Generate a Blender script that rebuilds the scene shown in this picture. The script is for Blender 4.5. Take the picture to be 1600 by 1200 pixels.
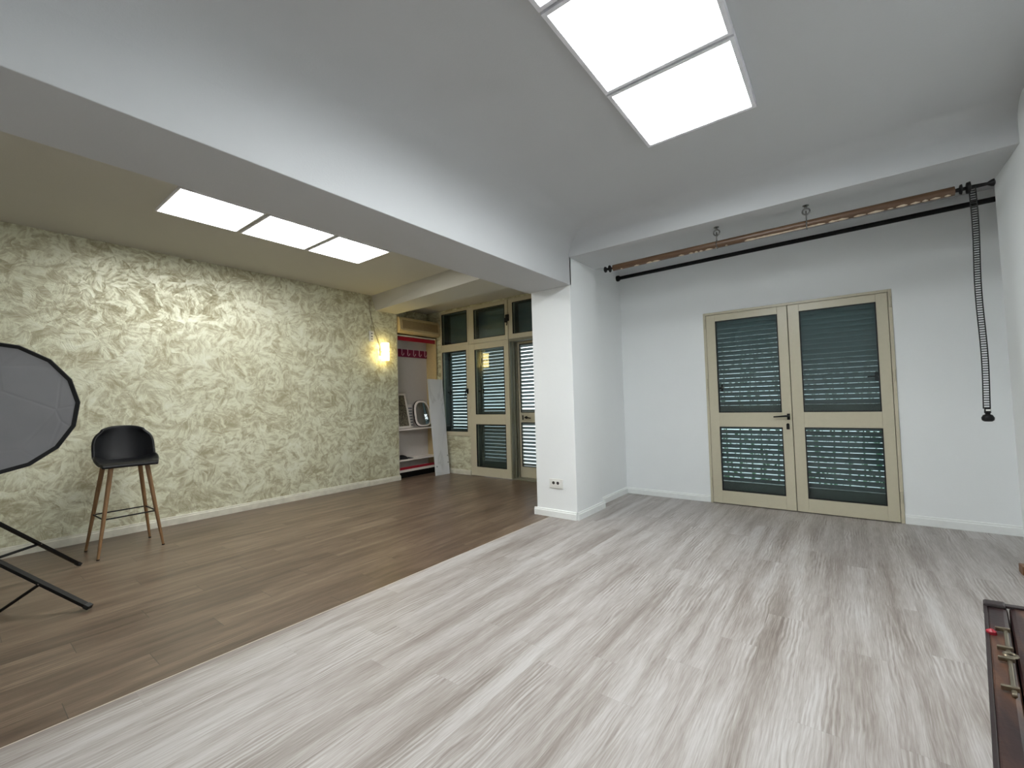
import bpy, bmesh, math, random
from mathutils import Vector, Matrix
random.seed(7)
for o in list(bpy.data.objects): bpy.data.objects.remove(o)
SC = bpy.context.scene
COL = SC.collection

# ------------------------------------------------------------------ camera
cam_d = bpy.data.cameras.new('camera'); cam = bpy.data.objects.new('camera', cam_d); COL.objects.link(cam)
cam_d.sensor_fit = 'HORIZONTAL'; cam_d.sensor_width = 36.0; cam_d.lens = 683.5 / 1600 * 36
cam_d.clip_start = 0.02; cam_d.clip_end = 200
Rr = Vector((0.7938539, 0.60748548, -0.02752039)); Uu = Vector((0.04522396 - 0.0266 * 0, -0.01384663, 0.99888091)); Ff = Vector((-0.60642458, 0.79421009, 0.0384651))
Rr = Vector((0.7938539, 0.60748548, -0.02752039)).normalized(); Ff = Ff.normalized(); Uu = Rr.cross(Ff).normalized()
mw = Matrix(((Rr.x, Uu.x, -Ff.x, 0), (Rr.y, Uu.y, -Ff.y, 0), (Rr.z, Uu.z, -Ff.z, 1.22), (0, 0, 0, 1)))
cam.matrix_world = mw
SC.camera = cam

# ------------------------------------------------------------------ colour management
SC.view_settings.view_transform = 'Standard'; SC.view_settings.look = 'None'
SC.view_settings.gamma = 1.0; SC.view_settings.use_curve_mapping = False
SC.view_settings.exposure = 0.0

PANEL_R = 27.0     # strength of the ceiling panels, right bay
PANEL_L = 21.0     # left bay
SCONCE = 16.0

# ------------------------------------------------------------------ node helpers
def srgb(r, g, b):
    f = lambda c: (c / 255 / 12.92) if c / 255 <= 0.04045 else ((c / 255 + 0.055) / 1.055) ** 2.4
    return (f(r), f(g), f(b), 1.0)

class NT:
    def __init__(s, name):
        s.m = bpy.data.materials.new(name); s.m.use_nodes = True
        s.t = s.m.node_tree; s.t.nodes.clear()
        s.out = s.n('ShaderNodeOutputMaterial')
    def n(s, typ, **kw):
        nd = s.t.nodes.new(typ)
        for k, v in kw.items(): setattr(nd, k, v)
        return nd
    def l(s, a, b): s.t.links.new(a, b)
    def val(s, sock, v):
        if hasattr(v, 'is_linked') or hasattr(v, 'links'): s.l(v, sock)
        else: sock.default_value = v
    def math(s, op, a, b=0.0, c=0.0):
        nd = s.n('ShaderNodeMath', operation=op)
        s.val(nd.inputs[0], a); s.val(nd.inputs[1], b); s.val(nd.inputs[2], c)
        return nd.outputs[0]
    def obj(s): return s.n('ShaderNodeTexCoord').outputs['Object']
    def mapping(s, v, loc=(0, 0, 0), rot=(0, 0, 0), sc=(1, 1, 1)):
        nd = s.n('ShaderNodeMapping'); s.l(v, nd.inputs[0])
        nd.inputs[1].default_value = loc; nd.inputs[2].default_value = rot; nd.inputs[3].default_value = sc
        return nd.outputs[0]
    def noise(s, v, scale, detail=4, rough=0.55, dist=0.0):
        nd = s.n('ShaderNodeTexNoise'); s.l(v, nd.inputs['Vector'])
        nd.inputs['Scale'].default_value = scale; nd.inputs['Detail'].default_value = detail
        nd.inputs['Roughness'].default_value = rough; nd.inputs['Distortion'].default_value = dist
        return nd.outputs['Fac']
    def ramp(s, f, stops, interp='LINEAR'):
        nd = s.n('ShaderNodeValToRGB'); s.l(f, nd.inputs[0]); cr = nd.color_ramp; cr.interpolation = interp
        while len(cr.elements) > 1: cr.elements.remove(cr.elements[-1])
        cr.elements[0].position = stops[0][0]; cr.elements[0].color = stops[0][1]
        for p, c in stops[1:]:
            e = cr.elements.new(p); e.color = c
        return nd.outputs[0]
    def mix(s, f, a, b, mode='MIX'):
        nd = s.n('ShaderNodeMix', data_type='RGBA', blend_type=mode)
        s.val(nd.inputs[0], f); s.val(nd.inputs[6], a); s.val(nd.inputs[7], b)
        return nd.outputs[2]
    def bump(s, h, strength=0.2, dist=0.01):
        nd = s.n('ShaderNodeBump'); s.l(h, nd.inputs['Height'])
        nd.inputs['Strength'].default_value = strength; nd.inputs['Distance'].default_value = dist
        return nd.outputs[0]
    def principled(s, col, rough=0.5, metal=0.0, spec=0.5, normal=None, **kw):
        nd = s.n('ShaderNodeBsdfPrincipled')
        s.val(nd.inputs['Base Color'], col); s.val(nd.inputs['Roughness'], rough); s.val(nd.inputs['Metallic'], metal)
        s.val(nd.inputs['Specular IOR Level'], spec)
        if normal is not None: s.l(normal, nd.inputs['Normal'])
        for k, v in kw.items(): s.val(nd.inputs[k], v)
        s.l(nd.outputs[0], s.out.inputs[0])
        return nd

def simple(name, rgb, rough=0.5, metal=0.0, spec=0.5, var=0.06, scale=25, bump=0.05, bdist=0.002):
    t = NT(name); c = srgb(*rgb); o = t.obj()
    f = t.noise(o, scale, 5)
    d = tuple(x * (1 - var) for x in c[:3]) + (1,); e = tuple(min(1, x * (1 + var)) for x in c[:3]) + (1,)
    col = t.ramp(f, [(0.3, d), (0.7, e)])
    t.principled(col, rough, metal, spec, t.bump(t.noise(o, scale * 6, 3), bump, bdist))
    return t.m

def plaster_white(name, rgb, rough=0.65):
    t = NT(name); o = t.obj()
    f = t.noise(o, 1.3, 4); c = srgb(*rgb)
    col = t.ramp(f, [(0.3, tuple(x * 0.975 for x in c[:3]) + (1,)), (0.7, c)])
    h = t.math('ADD', t.noise(o, 95, 4, 0.6), t.math('MULTIPLY', t.noise(o, 18, 3), 0.8))
    t.principled(col, rough, 0, 0.35, t.bump(h, 0.22, 0.003))
    return t.m

def plaster_decor(name):
    t = NT(name); o = t.obj()
    # brush direction varies from cell to cell
    w = t.n('ShaderNodeTexNoise'); t.l(o, w.inputs['Vector']); w.inputs['Scale'].default_value = 2.6; w.inputs['Detail'].default_value = 3
    off = t.n('ShaderNodeVectorMath', operation='SCALE'); t.l(w.outputs['Color'], off.inputs[0]); off.inputs['Scale'].default_value = 0.16
    add = t.n('ShaderNodeVectorMath', operation='ADD'); t.l(o, add.inputs[0]); t.l(off.outputs[0], add.inputs[1])
    P = add.outputs[0]
    def strokes(vscale, sc_a, sc_b, seed, dist):
        mp = t.mapping(P, loc=(seed, seed * 1.7, seed * 0.6))
        v = t.n('ShaderNodeTexVoronoi'); t.l(mp, v.inputs['Vector']); v.inputs['Scale'].default_value = vscale
        sep = t.n('ShaderNodeSeparateColor'); t.l(v.outputs['Color'], sep.inputs[0])
        ang = t.math('MULTIPLY', sep.outputs[0], 6.2832)
        rot = t.n('ShaderNodeVectorRotate', rotation_type='X_AXIS'); t.l(mp, rot.inputs['Vector']); t.l(ang, rot.inputs['Angle'])
        st = t.mapping(rot.outputs[0], sc=(1, sc_a, sc_b))
        n1 = t.noise(st, 1.0, 7, 0.6, dist)
        return n1, sep.outputs[1]
    n1, r1 = strokes(6.5, 6.0, 19.0, 0.0, 0.45)
    n2, r2 = strokes(11.0, 7.0, 52.0, 11.3, 0.3)
    big = t.noise(t.mapping(P, sc=(1, 0.7, 1.1)), 4.2, 6, 0.65, 0.5)
    s = t.math('ADD', t.math('MULTIPLY', n1, 0.65), t.math('MULTIPLY', big, 0.40))
    s = t.math('ADD', s, t.math('MULTIPLY', t.math('SUBTRACT', r1, 0.5), 0.03))
    s = t.math('ADD', s, t.math('MULTIPLY', t.math('SUBTRACT', n2, 0.5), 0.32))
    tan = srgb(168, 161, 130); mid = srgb(199, 197, 170); cream = srgb(216, 216, 190); pale = srgb(227, 228, 208)
    col = t.ramp(s, [(0.38, tan), (0.45, srgb(183, 178, 149)), (0.515, mid), (0.565, cream), (0.66, pale)])
    rg = t.ramp(s, [(0.42, (0.62,) * 3 + (1,)), (0.56, (0.36,) * 3 + (1,))])
    h = t.math('ADD', t.math('MULTIPLY', s, 2.2), t.math('MULTIPLY', n2, 0.5))
    t.principled(col, rg, 0.22, 0.7, t.bump(h, 0.5, 0.006))
    return t.m

def planks(name, stops, width, length, rough, x_origin, step, seam, coarse, grain_amt, stair=False, tone_amt=0.5):
    """long boards running along Y, seams across X"""
    t = NT(name); o = t.obj()
    sp = t.n('ShaderNodeSeparateXYZ'); t.l(o, sp.inputs[0]); X = sp.outputs[0]; Y = sp.outputs[1]
    u = t.math('DIVIDE', t.math('SUBTRACT', X, x_origin), width)
    iu = t.math('FLOOR', u); fu = t.math('SUBTRACT', u, iu)
    if stair: offs = t.math('MULTIPLY', iu, step)
    else:
        wn0 = t.n('ShaderNodeTexWhiteNoise', noise_dimensions='1D'); t.l(iu, wn0.inputs['W'])
        offs = t.math('MULTIPLY', wn0.outputs['Value'], length)
    v = t.math('DIVIDE', t.math('ADD', Y, offs), length)
    iv = t.math('FLOOR', v); fv = t.math('SUBTRACT', v, iv)
    cmb = t.n('ShaderNodeCombineXYZ'); t.l(iu, cmb.inputs[0]); t.l(iv, cmb.inputs[1])
    wn = t.n('ShaderNodeTexWhiteNoise', noise_dimensions='2D'); t.l(cmb.outputs[0], wn.inputs['Vector'])
    rnd = wn.outputs['Value']
    sc = t.n('ShaderNodeVectorMath', operation='SCALE'); t.l(wn.outputs['Color'], sc.inputs[0]); sc.inputs['Scale'].default_value = 37.0
    ad = t.n('ShaderNodeVectorMath', operation='ADD'); t.l(o, ad.inputs[0]); t.l(sc.outputs[0], ad.inputs[1])
    P = ad.outputs[0]
    wob = t.noise(t.mapping(P, sc=(5, 1.6, 1)), 1.0, 3, 0.5, 0.6)                       # slow wander of the grain
    sx = t.n('ShaderNodeSeparateXYZ'); t.l(P, sx.inputs[0])
    gx = t.math('ADD', sx.outputs[0], t.math('MULTIPLY', wob, 0.045))
    cg = t.n('ShaderNodeCombineXYZ'); t.l(gx, cg.inputs[0]); t.l(sx.outputs[1], cg.inputs[1])
    broad = t.noise(t.mapping(cg.outputs[0], sc=(coarse, coarse * 0.10, 1)), 1.0, 4, 0.55, 0.5)
    if not stair:
        cont = t.noise(t.mapping(o, sc=(7.5, 0.42, 1)), 1.0, 5, 0.6, 0.35)
        broad = t.math('ADD', t.math('MULTIPLY', broad, 0.45), t.math('MULTIPLY', cont, 0.55))
    fine = t.noise(t.mapping(cg.outputs[0], sc=(190, 6.5, 1)), 1.0, 4, 0.65, 0.25)
    ring = t.n('ShaderNodeTexWave', wave_type='BANDS', bands_direction='X'); t.l(t.mapping(cg.outputs[0], sc=(1, 0.16, 1)), ring.inputs['Vector'])
    ring.inputs['Scale'].default_value = 16; ring.inputs['Distortion'].default_value = 7; ring.inputs['Detail'].default_value = 3; ring.inputs['Detail Scale'].default_value = 1.3
    f = t.math('ADD', t.math('MULTIPLY', broad, 1.0 - grain_amt), t.math('MULTIPLY', fine, grain_amt * (0.8 if stair else 0.72)))
    knot = t.ramp(t.noise(t.mapping(cg.outputs[0], sc=(6, 1.3, 1)), 1.0, 2), [(0.50, (0, 0, 0, 1)), (0.66, (1, 1, 1, 1))])
    f = t.math('ADD', f, t.math('MULTIPLY', t.math('MULTIPLY', t.math('SUBTRACT', ring.outputs['Fac'], 0.5), knot), grain_amt * 0.26))
    f = t.math('ADD', f, grain_amt * (0.10 if stair else 0.14))
    f = t.math('ADD', f, t.math('MULTIPLY', t.math('SUBTRACT', rnd, 0.5), 0.10 * tone_amt))
    col = t.ramp(f, stops)
    ex = t.math('LESS_THAN', t.math('MULTIPLY', t.math('MINIMUM', fu, t.math('SUBTRACT', 1.0, fu)), width), 0.0011)
    ey = t.math('LESS_THAN', t.math('MULTIPLY', t.math('MINIMUM', fv, t.math('SUBTRACT', 1.0, fv)), length), 0.0014)
    e = t.math('MAXIMUM', t.math('MULTIPLY', ex, seam * 0.6), t.math('MULTIPLY', ey, seam))
    col = t.mix(e, col, (0.02, 0.018, 0.015, 1))
    hb = t.math('SUBTRACT', t.math('MULTIPLY', fine, 0.3), e)
    rgh = t.math('ADD', rough, t.math('MULTIPLY', t.math('SUBTRACT', fine, 0.5), 0.12))
    t.principled(col, rgh, 0, 0.5, t.bump(hb, 0.12, 0.0015))
    return t.m

def emis(name, rgb, strength):
    t = NT(name); e = t.n('ShaderNodeEmission'); e.inputs[0].default_value = rgb; e.inputs[1].default_value = strength
    t.l(e.outputs[0], t.out.inputs[0]); return t.m

def glass(name, tint):
    t = NT(name)
    tr = t.n('ShaderNodeBsdfTransparent'); tr.inputs[0].default_value = tint
    gl = t.n('ShaderNodeBsdfGlossy'); gl.inputs['Roughness'].default_value = 0.015
    g = t.n('ShaderNodeNewGeometry'); dt = t.n('ShaderNodeVectorMath', operation='DOT_PRODUCT'); t.l(g.outputs['Normal'], dt.inputs[0]); t.l(g.outputs['Incoming'], dt.inputs[1])
    cc = t.math('SUBTRACT', 1.0, t.math('ABSOLUTE', dt.outputs['Value']))
    fr = t.math('ADD', 0.045, t.math('MULTIPLY', t.math('POWER', cc, 5.0), 0.95))
    mx = t.n('ShaderNodeMixShader'); t.l(fr, mx.inputs[0]); t.l(tr.outputs[0], mx.inputs[1]); t.l(gl.outputs[0], mx.inputs[2])
    t.l(mx.outputs[0], t.out.inputs[0]); return t.m

# ------------------------------------------------------------------ world: overcast garden daylight outside the shutters
W = bpy.data.worlds.new('world'); SC.world = W; W.use_nodes = True
wt = W.node_tree; wt.nodes.clear()
def wn(t, **k):
    n = wt.nodes.new(t)
    for a, b in k.items(): setattr(n, a, b)
    return n
wo = wn('ShaderNodeOutputWorld'); bg = wn('ShaderNodeBackground'); tc = wn('ShaderNodeTexCoord')
sp = wn('ShaderNodeSeparateXYZ'); wt.links.new(tc.outputs['Generated'], sp.inputs[0])
r1 = wn('ShaderNodeValToRGB'); mp = wn('ShaderNodeMapRange'); wt.links.new(sp.outputs[2], mp.inputs[0])
mp.inputs[1].default_value = -0.6; mp.inputs[2].default_value = 0.6
wt.links.new(mp.outputs[0], r1.inputs[0]); cr = r1.color_ramp
cr.elements[0].position = 0.0; cr.elements[0].color = (0.5, 0.6, 0.62, 1)
cr.elements[1].position = 1.0; cr.elements[1].color = (0.75, 0.9, 1.0, 1)
for p, c in ((0.42, (0.55, 0.68, 0.70, 1)), (0.50, (0.75, 0.9, 0.95, 1)), (0.62, (0.9, 0.98, 1.0, 1))):
    e = cr.elements.new(p); e.color = c
wt.links.new(r1.outputs[0], bg.inputs[0]); bg.inputs[1].default_value = 3.4
wt.links.new(bg.outputs[0], wo.inputs[0])

# ------------------------------------------------------------------ materials
M = {}
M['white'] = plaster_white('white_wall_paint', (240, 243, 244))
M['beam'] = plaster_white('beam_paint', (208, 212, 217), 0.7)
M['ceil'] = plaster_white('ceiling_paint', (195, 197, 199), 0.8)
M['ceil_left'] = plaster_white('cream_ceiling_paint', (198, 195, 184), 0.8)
M['decor'] = plaster_decor('decorative_plaster')
M['brown_floor'] = planks('brown_laminate', [(0.34, srgb(66, 52, 42)), (0.44, srgb(90, 73, 60)), (0.54, srgb(109, 91, 76)), (0.66, srgb(134, 116, 98))], 0.163, 1.21, 0.34, -2.518, 0.33, 0.75, 14.0, 0.50, True, 1.0)
M['grey_floor'] = planks('pale_grey_laminate', [(0.34, srgb(112, 102, 96)), (0.43, srgb(140, 131, 125)), (0.50, srgb(164, 157, 152)), (0.57, srgb(184, 180, 177)), (0.68, srgb(200, 198, 196))], 0.163, 1.28, 0.42, -2.518, 0.4, 0.08, 9.5, 0.40, False, 0.22)
M['trim'] = simple('white_baseboard', (238, 241, 240), 0.4, var=0.02)
M['trim_cream'] = simple('cream_baseboard', (206, 203, 188), 0.42, var=0.10, scale=14)
M['threshold'] = simple('pale_floor_edge', (205, 196, 180), 0.5)
M['cream'] = simple('cream_painted_aluminium', (198, 191, 168), 0.32, var=0.02)
M['gasket'] = simple('black_rubber', (22, 23, 24), 0.6)
M['shutter'] = simple('grey_green_shutter_frame', (92, 100, 96), 0.42, var=0.04)
M['slat'] = simple('grey_shutter_slats', (136, 146, 148), 0.33, var=0.04)
M['jamb'] = simple('olive_grey_jamb', (128, 126, 110), 0.45)
M['glass'] = glass('window_glass', (0.72, 0.78, 0.78, 1))
M['black'] = simple('black_metal', (10, 10, 11), 0.5, spec=0.25)
M['blackm'] = simple('black_fabric', (17, 17, 19), 0.85)
M['leather'] = simple('black_leather', (9, 11, 15), 0.5, spec=0.28, var=0.2, scale=40, bump=0.25, bdist=0.002)
M['steel'] = simple('galvanised_steel', (130, 130, 128), 0.25, 0.9)
M['brass'] = simple('aged_nickel_hardware', (150, 140, 122), 0.28, 0.9)
M['panel_r'] = emis('light_panel', (0.96, 1.0, 1.0, 1), PANEL_R)
M['panel_l'] = emis('light_panel_left', (1.0, 1.0, 0.98, 1), PANEL_L)
M['panel_frame'] = simple('light_panel_frame', (232, 232, 238), 0.4)
M['plastic'] = simple('white_plastic', (232, 232, 228), 0.35, var=0.02)
M['dark_hole'] = simple('socket_opening', (50, 46, 46), 0.6)
M['ac'] = simple('yellowed_plastic', (196, 176, 132), 0.42, var=0.05)
M['ac_dark'] = simple('yellowed_plastic_grille', (150, 128, 90), 0.5, var=0.1)
M['shelf'] = simple('white_shelf_board', (226, 218, 212), 0.42, var=0.02)
M['shelf_back'] = simple('pale_grey_shelf_back', (198, 192, 188), 0.5, var=0.02)
M['red'] = simple('red_trim_strip', (150, 16, 38), 0.4)
M['magenta'] = simple('magenta_board', (122, 10, 58), 0.45)
M['pink'] = simple('pale_pink_hooks', (205, 160, 175), 0.4)
M['sil_line'] = simple('grey_button', (120, 124, 128), 0.5)
# wood of the stool legs
def wood(name, a, b, axis_scale=(30, 30, 2)):
    t = NT(name); o = t.obj(); f = t.noise(t.mapping(o, sc=axis_scale), 1.5, 5, 0.6, 0.8)
    t.principled(t.ramp(f, [(0.3, srgb(*a)), (0.7, srgb(*b))]), 0.42, 0, 0.5, t.bump(f, 0.1, 0.001)); return t.m
M['oak'] = wood('oak_wood', (112, 82, 52), (150, 114, 76))
M['cardboard'] = wood('brown_cardboard_tube', (74, 52, 35), (96, 71, 50), (3, 30, 30))
M['paper'] = simple('torn_pale_paper', (205, 190, 168), 0.8)
M['block'] = wood('brown_wood_block', (104, 70, 44), (136, 94, 60))
def marble(name):
    t = NT(name); o = t.obj(); n = t.noise(t.mapping(o, rot=(0, 0, 0.5), sc=(3, 3, 1.2)), 0.8, 3, 0.5, 1.2)
    v = t.ramp(n, [(0.46, srgb(202, 204, 208)), (0.498, srgb(184, 186, 190)), (0.505, srgb(192, 194, 197)), (0.53, srgb(204, 206, 209))])
    t.principled(v, 0.4, 0, 0.5); return t.m
M['marble'] = marble('marble_print_board')
def softfab(name):
    t = NT(name); o = t.obj()
    weave = t.noise(o, 420, 2); f = t.noise(t.mapping(o, sc=(1, 1, 1)), 2.4, 3)
    v = t.n('ShaderNodeTexVoronoi', feature='DISTANCE_TO_EDGE'); t.l(t.mapping(o, rot=(0.3, 0.2, 0.6)), v.inputs['Vector']); v.inputs['Scale'].default_value = 3.3
    crease = t.ramp(v.outputs['Distance'], [(0.0, (0, 0, 0, 1)), (0.035, (1, 1, 1, 1))])
    h = t.math('ADD', t.math('MULTIPLY', weave, 0.1), t.math('MULTIPLY', crease, 0.5))
    col = t.ramp(f, [(0.3, srgb(130, 130, 134)), (0.7, srgb(140, 140, 144))])
    t.principled(col, 0.8, 0, 0.2, t.bump(h, 0.35, 0.006)); return t.m
M['diffuser_cloth'] = softfab('grey_diffuser_cloth')
def trunkmat(name):
    t = NT(name); o = t.obj()
    n = t.noise(t.mapping(o, rot=(0, 0, -0.55), sc=(11, 1.3, 4)), 1.6, 6, 0.6, 0.6)
    col = t.ramp(n, [(0.36, srgb(30, 18, 19)), (0.5, srgb(44, 27, 27)), (0.58, srgb(62, 42, 35)), (0.68, srgb(90, 62, 46))])  # dark brown with lighter diagonal streaks
    t.principled(col, 0.33, 0, 0.5, t.bump(t.noise(o, 60, 4), 0.2, 0.002)); return t.m
M['trunk'] = trunkmat('streaked_brown_leather')
M['trunk_dark'] = simple('dark_leather_edge', (36, 25, 26), 0.4, var=0.2)
def picmat(name):
    t = NT(name); o = t.obj()
    n = t.noise(o, 22, 5, 0.6, 3.0)
    t.principled(t.ramp(n, [(0.42, srgb(60, 56, 46)), (0.5, srgb(118, 110, 92)), (0.62, srgb(140, 132, 112))]), 0.5); return t.m
M['print'] = picmat('faded_print')
def mirrormat():
    t = NT('mirror_glass'); t.principled((0.75, 0.77, 0.78, 1), 0.03, 1.0, 0.5); return t.m
M['mirror'] = mirrormat()
M['sconce_glass'] = emis('lit_sconce_glass', (1.0, 0.78, 0.30, 1), SCONCE)
M['cable'] = simple('beige_cable', (150, 140, 112), 0.5)
M['leaf'] = simple('hedge_leaves', (60, 120, 70), 0.5, var=0.4, scale=8)

# ------------------------------------------------------------------ mesh helpers
class MB:
    def __init__(s): s.v = []; s.f = []
    def add(s, v, f):
        b = len(s.v); s.v += [tuple(p) for p in v]; s.f += [tuple(i + b for i in q) for q in f]
    def box(s, x0, x1, y0, y1, z0, z1):
        x0, x1 = sorted((x0, x1)); y0, y1 = sorted((y0, y1)); z0, z1 = sorted((z0, z1))
        s.add([(x0, y0, z0), (x1, y0, z0), (x1, y1, z0), (x0, y1, z0), (x0, y0, z1), (x1, y0, z1), (x1, y1, z1), (x0, y1, z1)],
              [(0, 3, 2, 1), (4, 5, 6, 7), (0, 1, 5, 4), (1, 2, 6, 5), (2, 3, 7, 6), (3, 0, 4, 7)])
        return s
    def hexa(s, bot, top):
        s.add(list(bot) + list(top), [(0, 3, 2, 1), (4, 5, 6, 7), (0, 1, 5, 4), (1, 2, 6, 5), (2, 3, 7, 6), (3, 0, 4, 7)]); return s
    def extrude(s, poly, d):
        n = len(poly); d = Vector(d); a = [Vector(p) for p in poly]
        s.add(a + [p + d for p in a], [tuple(range(n - 1, -1, -1)), tuple(range(n, 2 * n))] + [(i, (i + 1) % n, (i + 1) % n + n, i + n) for i in range(n)]); return s
    def frame(s, x0, x1, z0, z1, y0, y1, t, tb=None, tt=None, tr=None):
        tb = t if tb is None else tb; tt = t if tt is None else tt; tr = t if tr is None else tr
        s.box(x0, x0 + t, y0, y1, z0, z1); s.box(x1 - tr, x1, y0, y1, z0, z1)
        s.box(x0 + t, x1 - tr, y0, y1, z0, z0 + tb); s.box(x0 + t, x1 - tr, y0, y1, z1 - tt, z1); return s
    def tube(s, pts, r, n=12, caps=True):
        pts = [Vector(p) for p in pts]; rs = r if isinstance(r, (list, tuple)) else [r] * len(pts)
        rings = []; prev = None
        for i, p in enumerate(pts):
            if i == 0: d = pts[1] - p
            elif i == len(pts) - 1: d = p - pts[i - 1]
            else: d = (pts[i + 1] - p).normalized() + (p - pts[i - 1]).normalized()
            d.normalize()
            if prev is None:
                a = Vector((0, 0, 1)) if abs(d.z) < 0.9 else Vector((1, 0, 0)); u = d.cross(a).normalized()
            else:
                u = (prev - d * prev.dot(d)).normalized()
            prev = u; w = d.cross(u)
            rings.append([p + (u * math.cos(2 * math.pi * k / n) + w * math.sin(2 * math.pi * k / n)) * rs[i] for k in range(n)])
        v = [q for rg in rings for q in rg]; f = []
        for i in range(len(pts) - 1):
            for k in range(n):
                a = i * n + k; b = i * n + (k + 1) % n
                f.append((a, b, b + n, a + n))
        if caps: f.append(tuple(range(n - 1, -1, -1))); f.append(tuple(range((len(pts) - 1) * n, len(pts) * n)))
        s.add(v, f); return s
    def torus(s, c, R, r, axis='Y', n=20, m=8):
        v = []; f = []
        for i in range(n):
            a = 2 * math.pi * i / n
            for k in range(m):
                b = 2 * math.pi * k / m; q = R + r * math.cos(b); x, y, z = q * math.cos(a), r * math.sin(b), q * math.sin(a)
                if axis == 'Z': x, y, z = x, z, y
                if axis == 'X': x, y, z = y, x, z
                v.append((c[0] + x, c[1] + y, c[2] + z))
                f.append((i * m + k, ((i + 1) % n) * m + k, ((i + 1) % n) * m + (k + 1) % m, i * m + (k + 1) % m))
        s.add(v, f); return s
    def lathe(s, prof, origin, axis, n=24):
        """prof: (distance along axis, radius)"""
        ax = Vector(axis).normalized(); a = Vector((0, 0, 1)) if abs(ax.z) < 0.9 else Vector((1, 0, 0)); u = ax.cross(a).normalized(); w = ax.cross(u); o = Vector(origin)
        v = []; f = []
        for d, r in prof:
            v += [o + ax * d + (u * math.cos(2 * math.pi * k / n) + w * math.sin(2 * math.pi * k / n)) * max(r, 1e-4) for k in range(n)]
        for i in range(len(prof) - 1):
            for k in range(n):
                p = i * n + k; q = i * n + (k + 1) % n; f.append((p, q, q + n, p + n))
        f.append(tuple(range(n - 1, -1, -1))); f.append(tuple(range((len(prof) - 1) * n, len(prof) * n)))
        s.add(v, f); return s
    def slats(s, x0, x1, y, z0, z1, pitch, w, th, t=0.006):
        pitch = (z1 - z0) / max(1, round((z1 - z0) / pitch)); z = z1 - pitch * 0.5
        while z > z0 + pitch * 0.2:
            cy, cz = math.cos(th), -math.sin(th); ny, nz = -math.sin(th), -math.cos(th)
            prof = [(-.5, -.1), (-.36, -.5), (.36, -.5), (.5, -.1), (.5, .3), (.3, .5), (-.3, .5), (-.5, .3)]
            s.extrude([(x0, y + a * w * cy + b * t * ny, z + a * w * cz + b * t * nz) for a, b in prof], (x1 - x0, 0, 0))
            z -= pitch
        return s

ORG = {}
def link(o, loc, parent):
    COL.objects.link(o)
    ORG[o.name] = Vector(loc)
    if parent is not None: o.parent = parent; o.location = Vector(loc) - ORG[parent.name]
    else: o.location = loc
def build(mb, name, mat, parent=None, bevel=0.0, smooth=False, origin=None, seg=2):
    if origin is None: origin = ORG[parent.name] if parent is not None else Vector((0, 0, 0))
    origin = Vector(origin)
    me = bpy.data.meshes.new(name); me.from_pydata([tuple(Vector(p) - origin) for p in mb.v], [], mb.f)
    bm = bmesh.new(); bm.from_mesh(me); bmesh.ops.recalc_face_normals(bm, faces=bm.faces); bm.to_mesh(me); bm.free()
    me.materials.append(mat); o = bpy.data.objects.new(name, me)
    link(o, origin, parent)
    if bevel:
        b = o.modifiers.new('bevel', 'BEVEL'); b.width = bevel; b.segments = seg; b.limit_method = 'ANGLE'; b.angle_limit = math.radians(40)
    if smooth:
        for p in me.polygons: p.use_smooth = True
        try: me.set_sharp_from_angle(angle=math.radians(42))
        except Exception: pass
    return o
def thing(name, label, cat, loc, group=None, kind=None):
    o = bpy.data.objects.new(name, None); o.empty_display_size = 0.1; link(o, loc, None); tag(o, label, cat, group, kind); return o
def tag(o, label, cat, group=None, kind=None):
    if label: o['label'] = label
    if cat: o['category'] = cat
    if group: o['group'] = group
    if kind: o['kind'] = kind
    return o
def struct(mb, name, mat, label=None, cat=None, bevel=0.0, smooth=False):
    return tag(build(mb, name, mat, None, bevel, smooth), label, cat, None, 'structure')

# ================================================================== SHELL
XL, XC0, XC1, YC0, YC1 = -5.759, -2.689, -2.204, 3.911, 4.491
YB = -1.6
struct(MB().box(-2.518, 1.4, YB - .2, 5.66, -0.1, 0), 'floor', M['grey_floor'], 'pale grey oak-look laminate floor of the right bay', 'floor')
struct(MB().box(-6.3, -2.518, YB - .2, 5.66, -0.1, 0), 'floor', M['brown_floor'], 'dark brown laminate floor of the left bay', 'floor')
struct(MB().box(-2.5215, -2.5165, YB, 3.9, -0.004, 0.0008), 'trim_1', M['threshold'], 'thin pale edge strip between the brown and the grey floor', 'floor strip')
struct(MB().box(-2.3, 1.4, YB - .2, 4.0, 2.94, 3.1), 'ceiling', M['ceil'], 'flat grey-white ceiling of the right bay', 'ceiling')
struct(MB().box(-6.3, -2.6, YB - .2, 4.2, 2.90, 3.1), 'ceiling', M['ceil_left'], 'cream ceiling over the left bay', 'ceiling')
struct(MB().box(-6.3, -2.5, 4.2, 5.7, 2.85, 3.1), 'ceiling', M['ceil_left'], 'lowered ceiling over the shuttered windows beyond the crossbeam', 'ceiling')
struct(MB().box(-2.4, 1.4, 4.2, 5.7, 2.90, 3.1), 'ceiling', M['ceil'], 'ceiling of the recess in front of the double door', 'ceiling')
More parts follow.
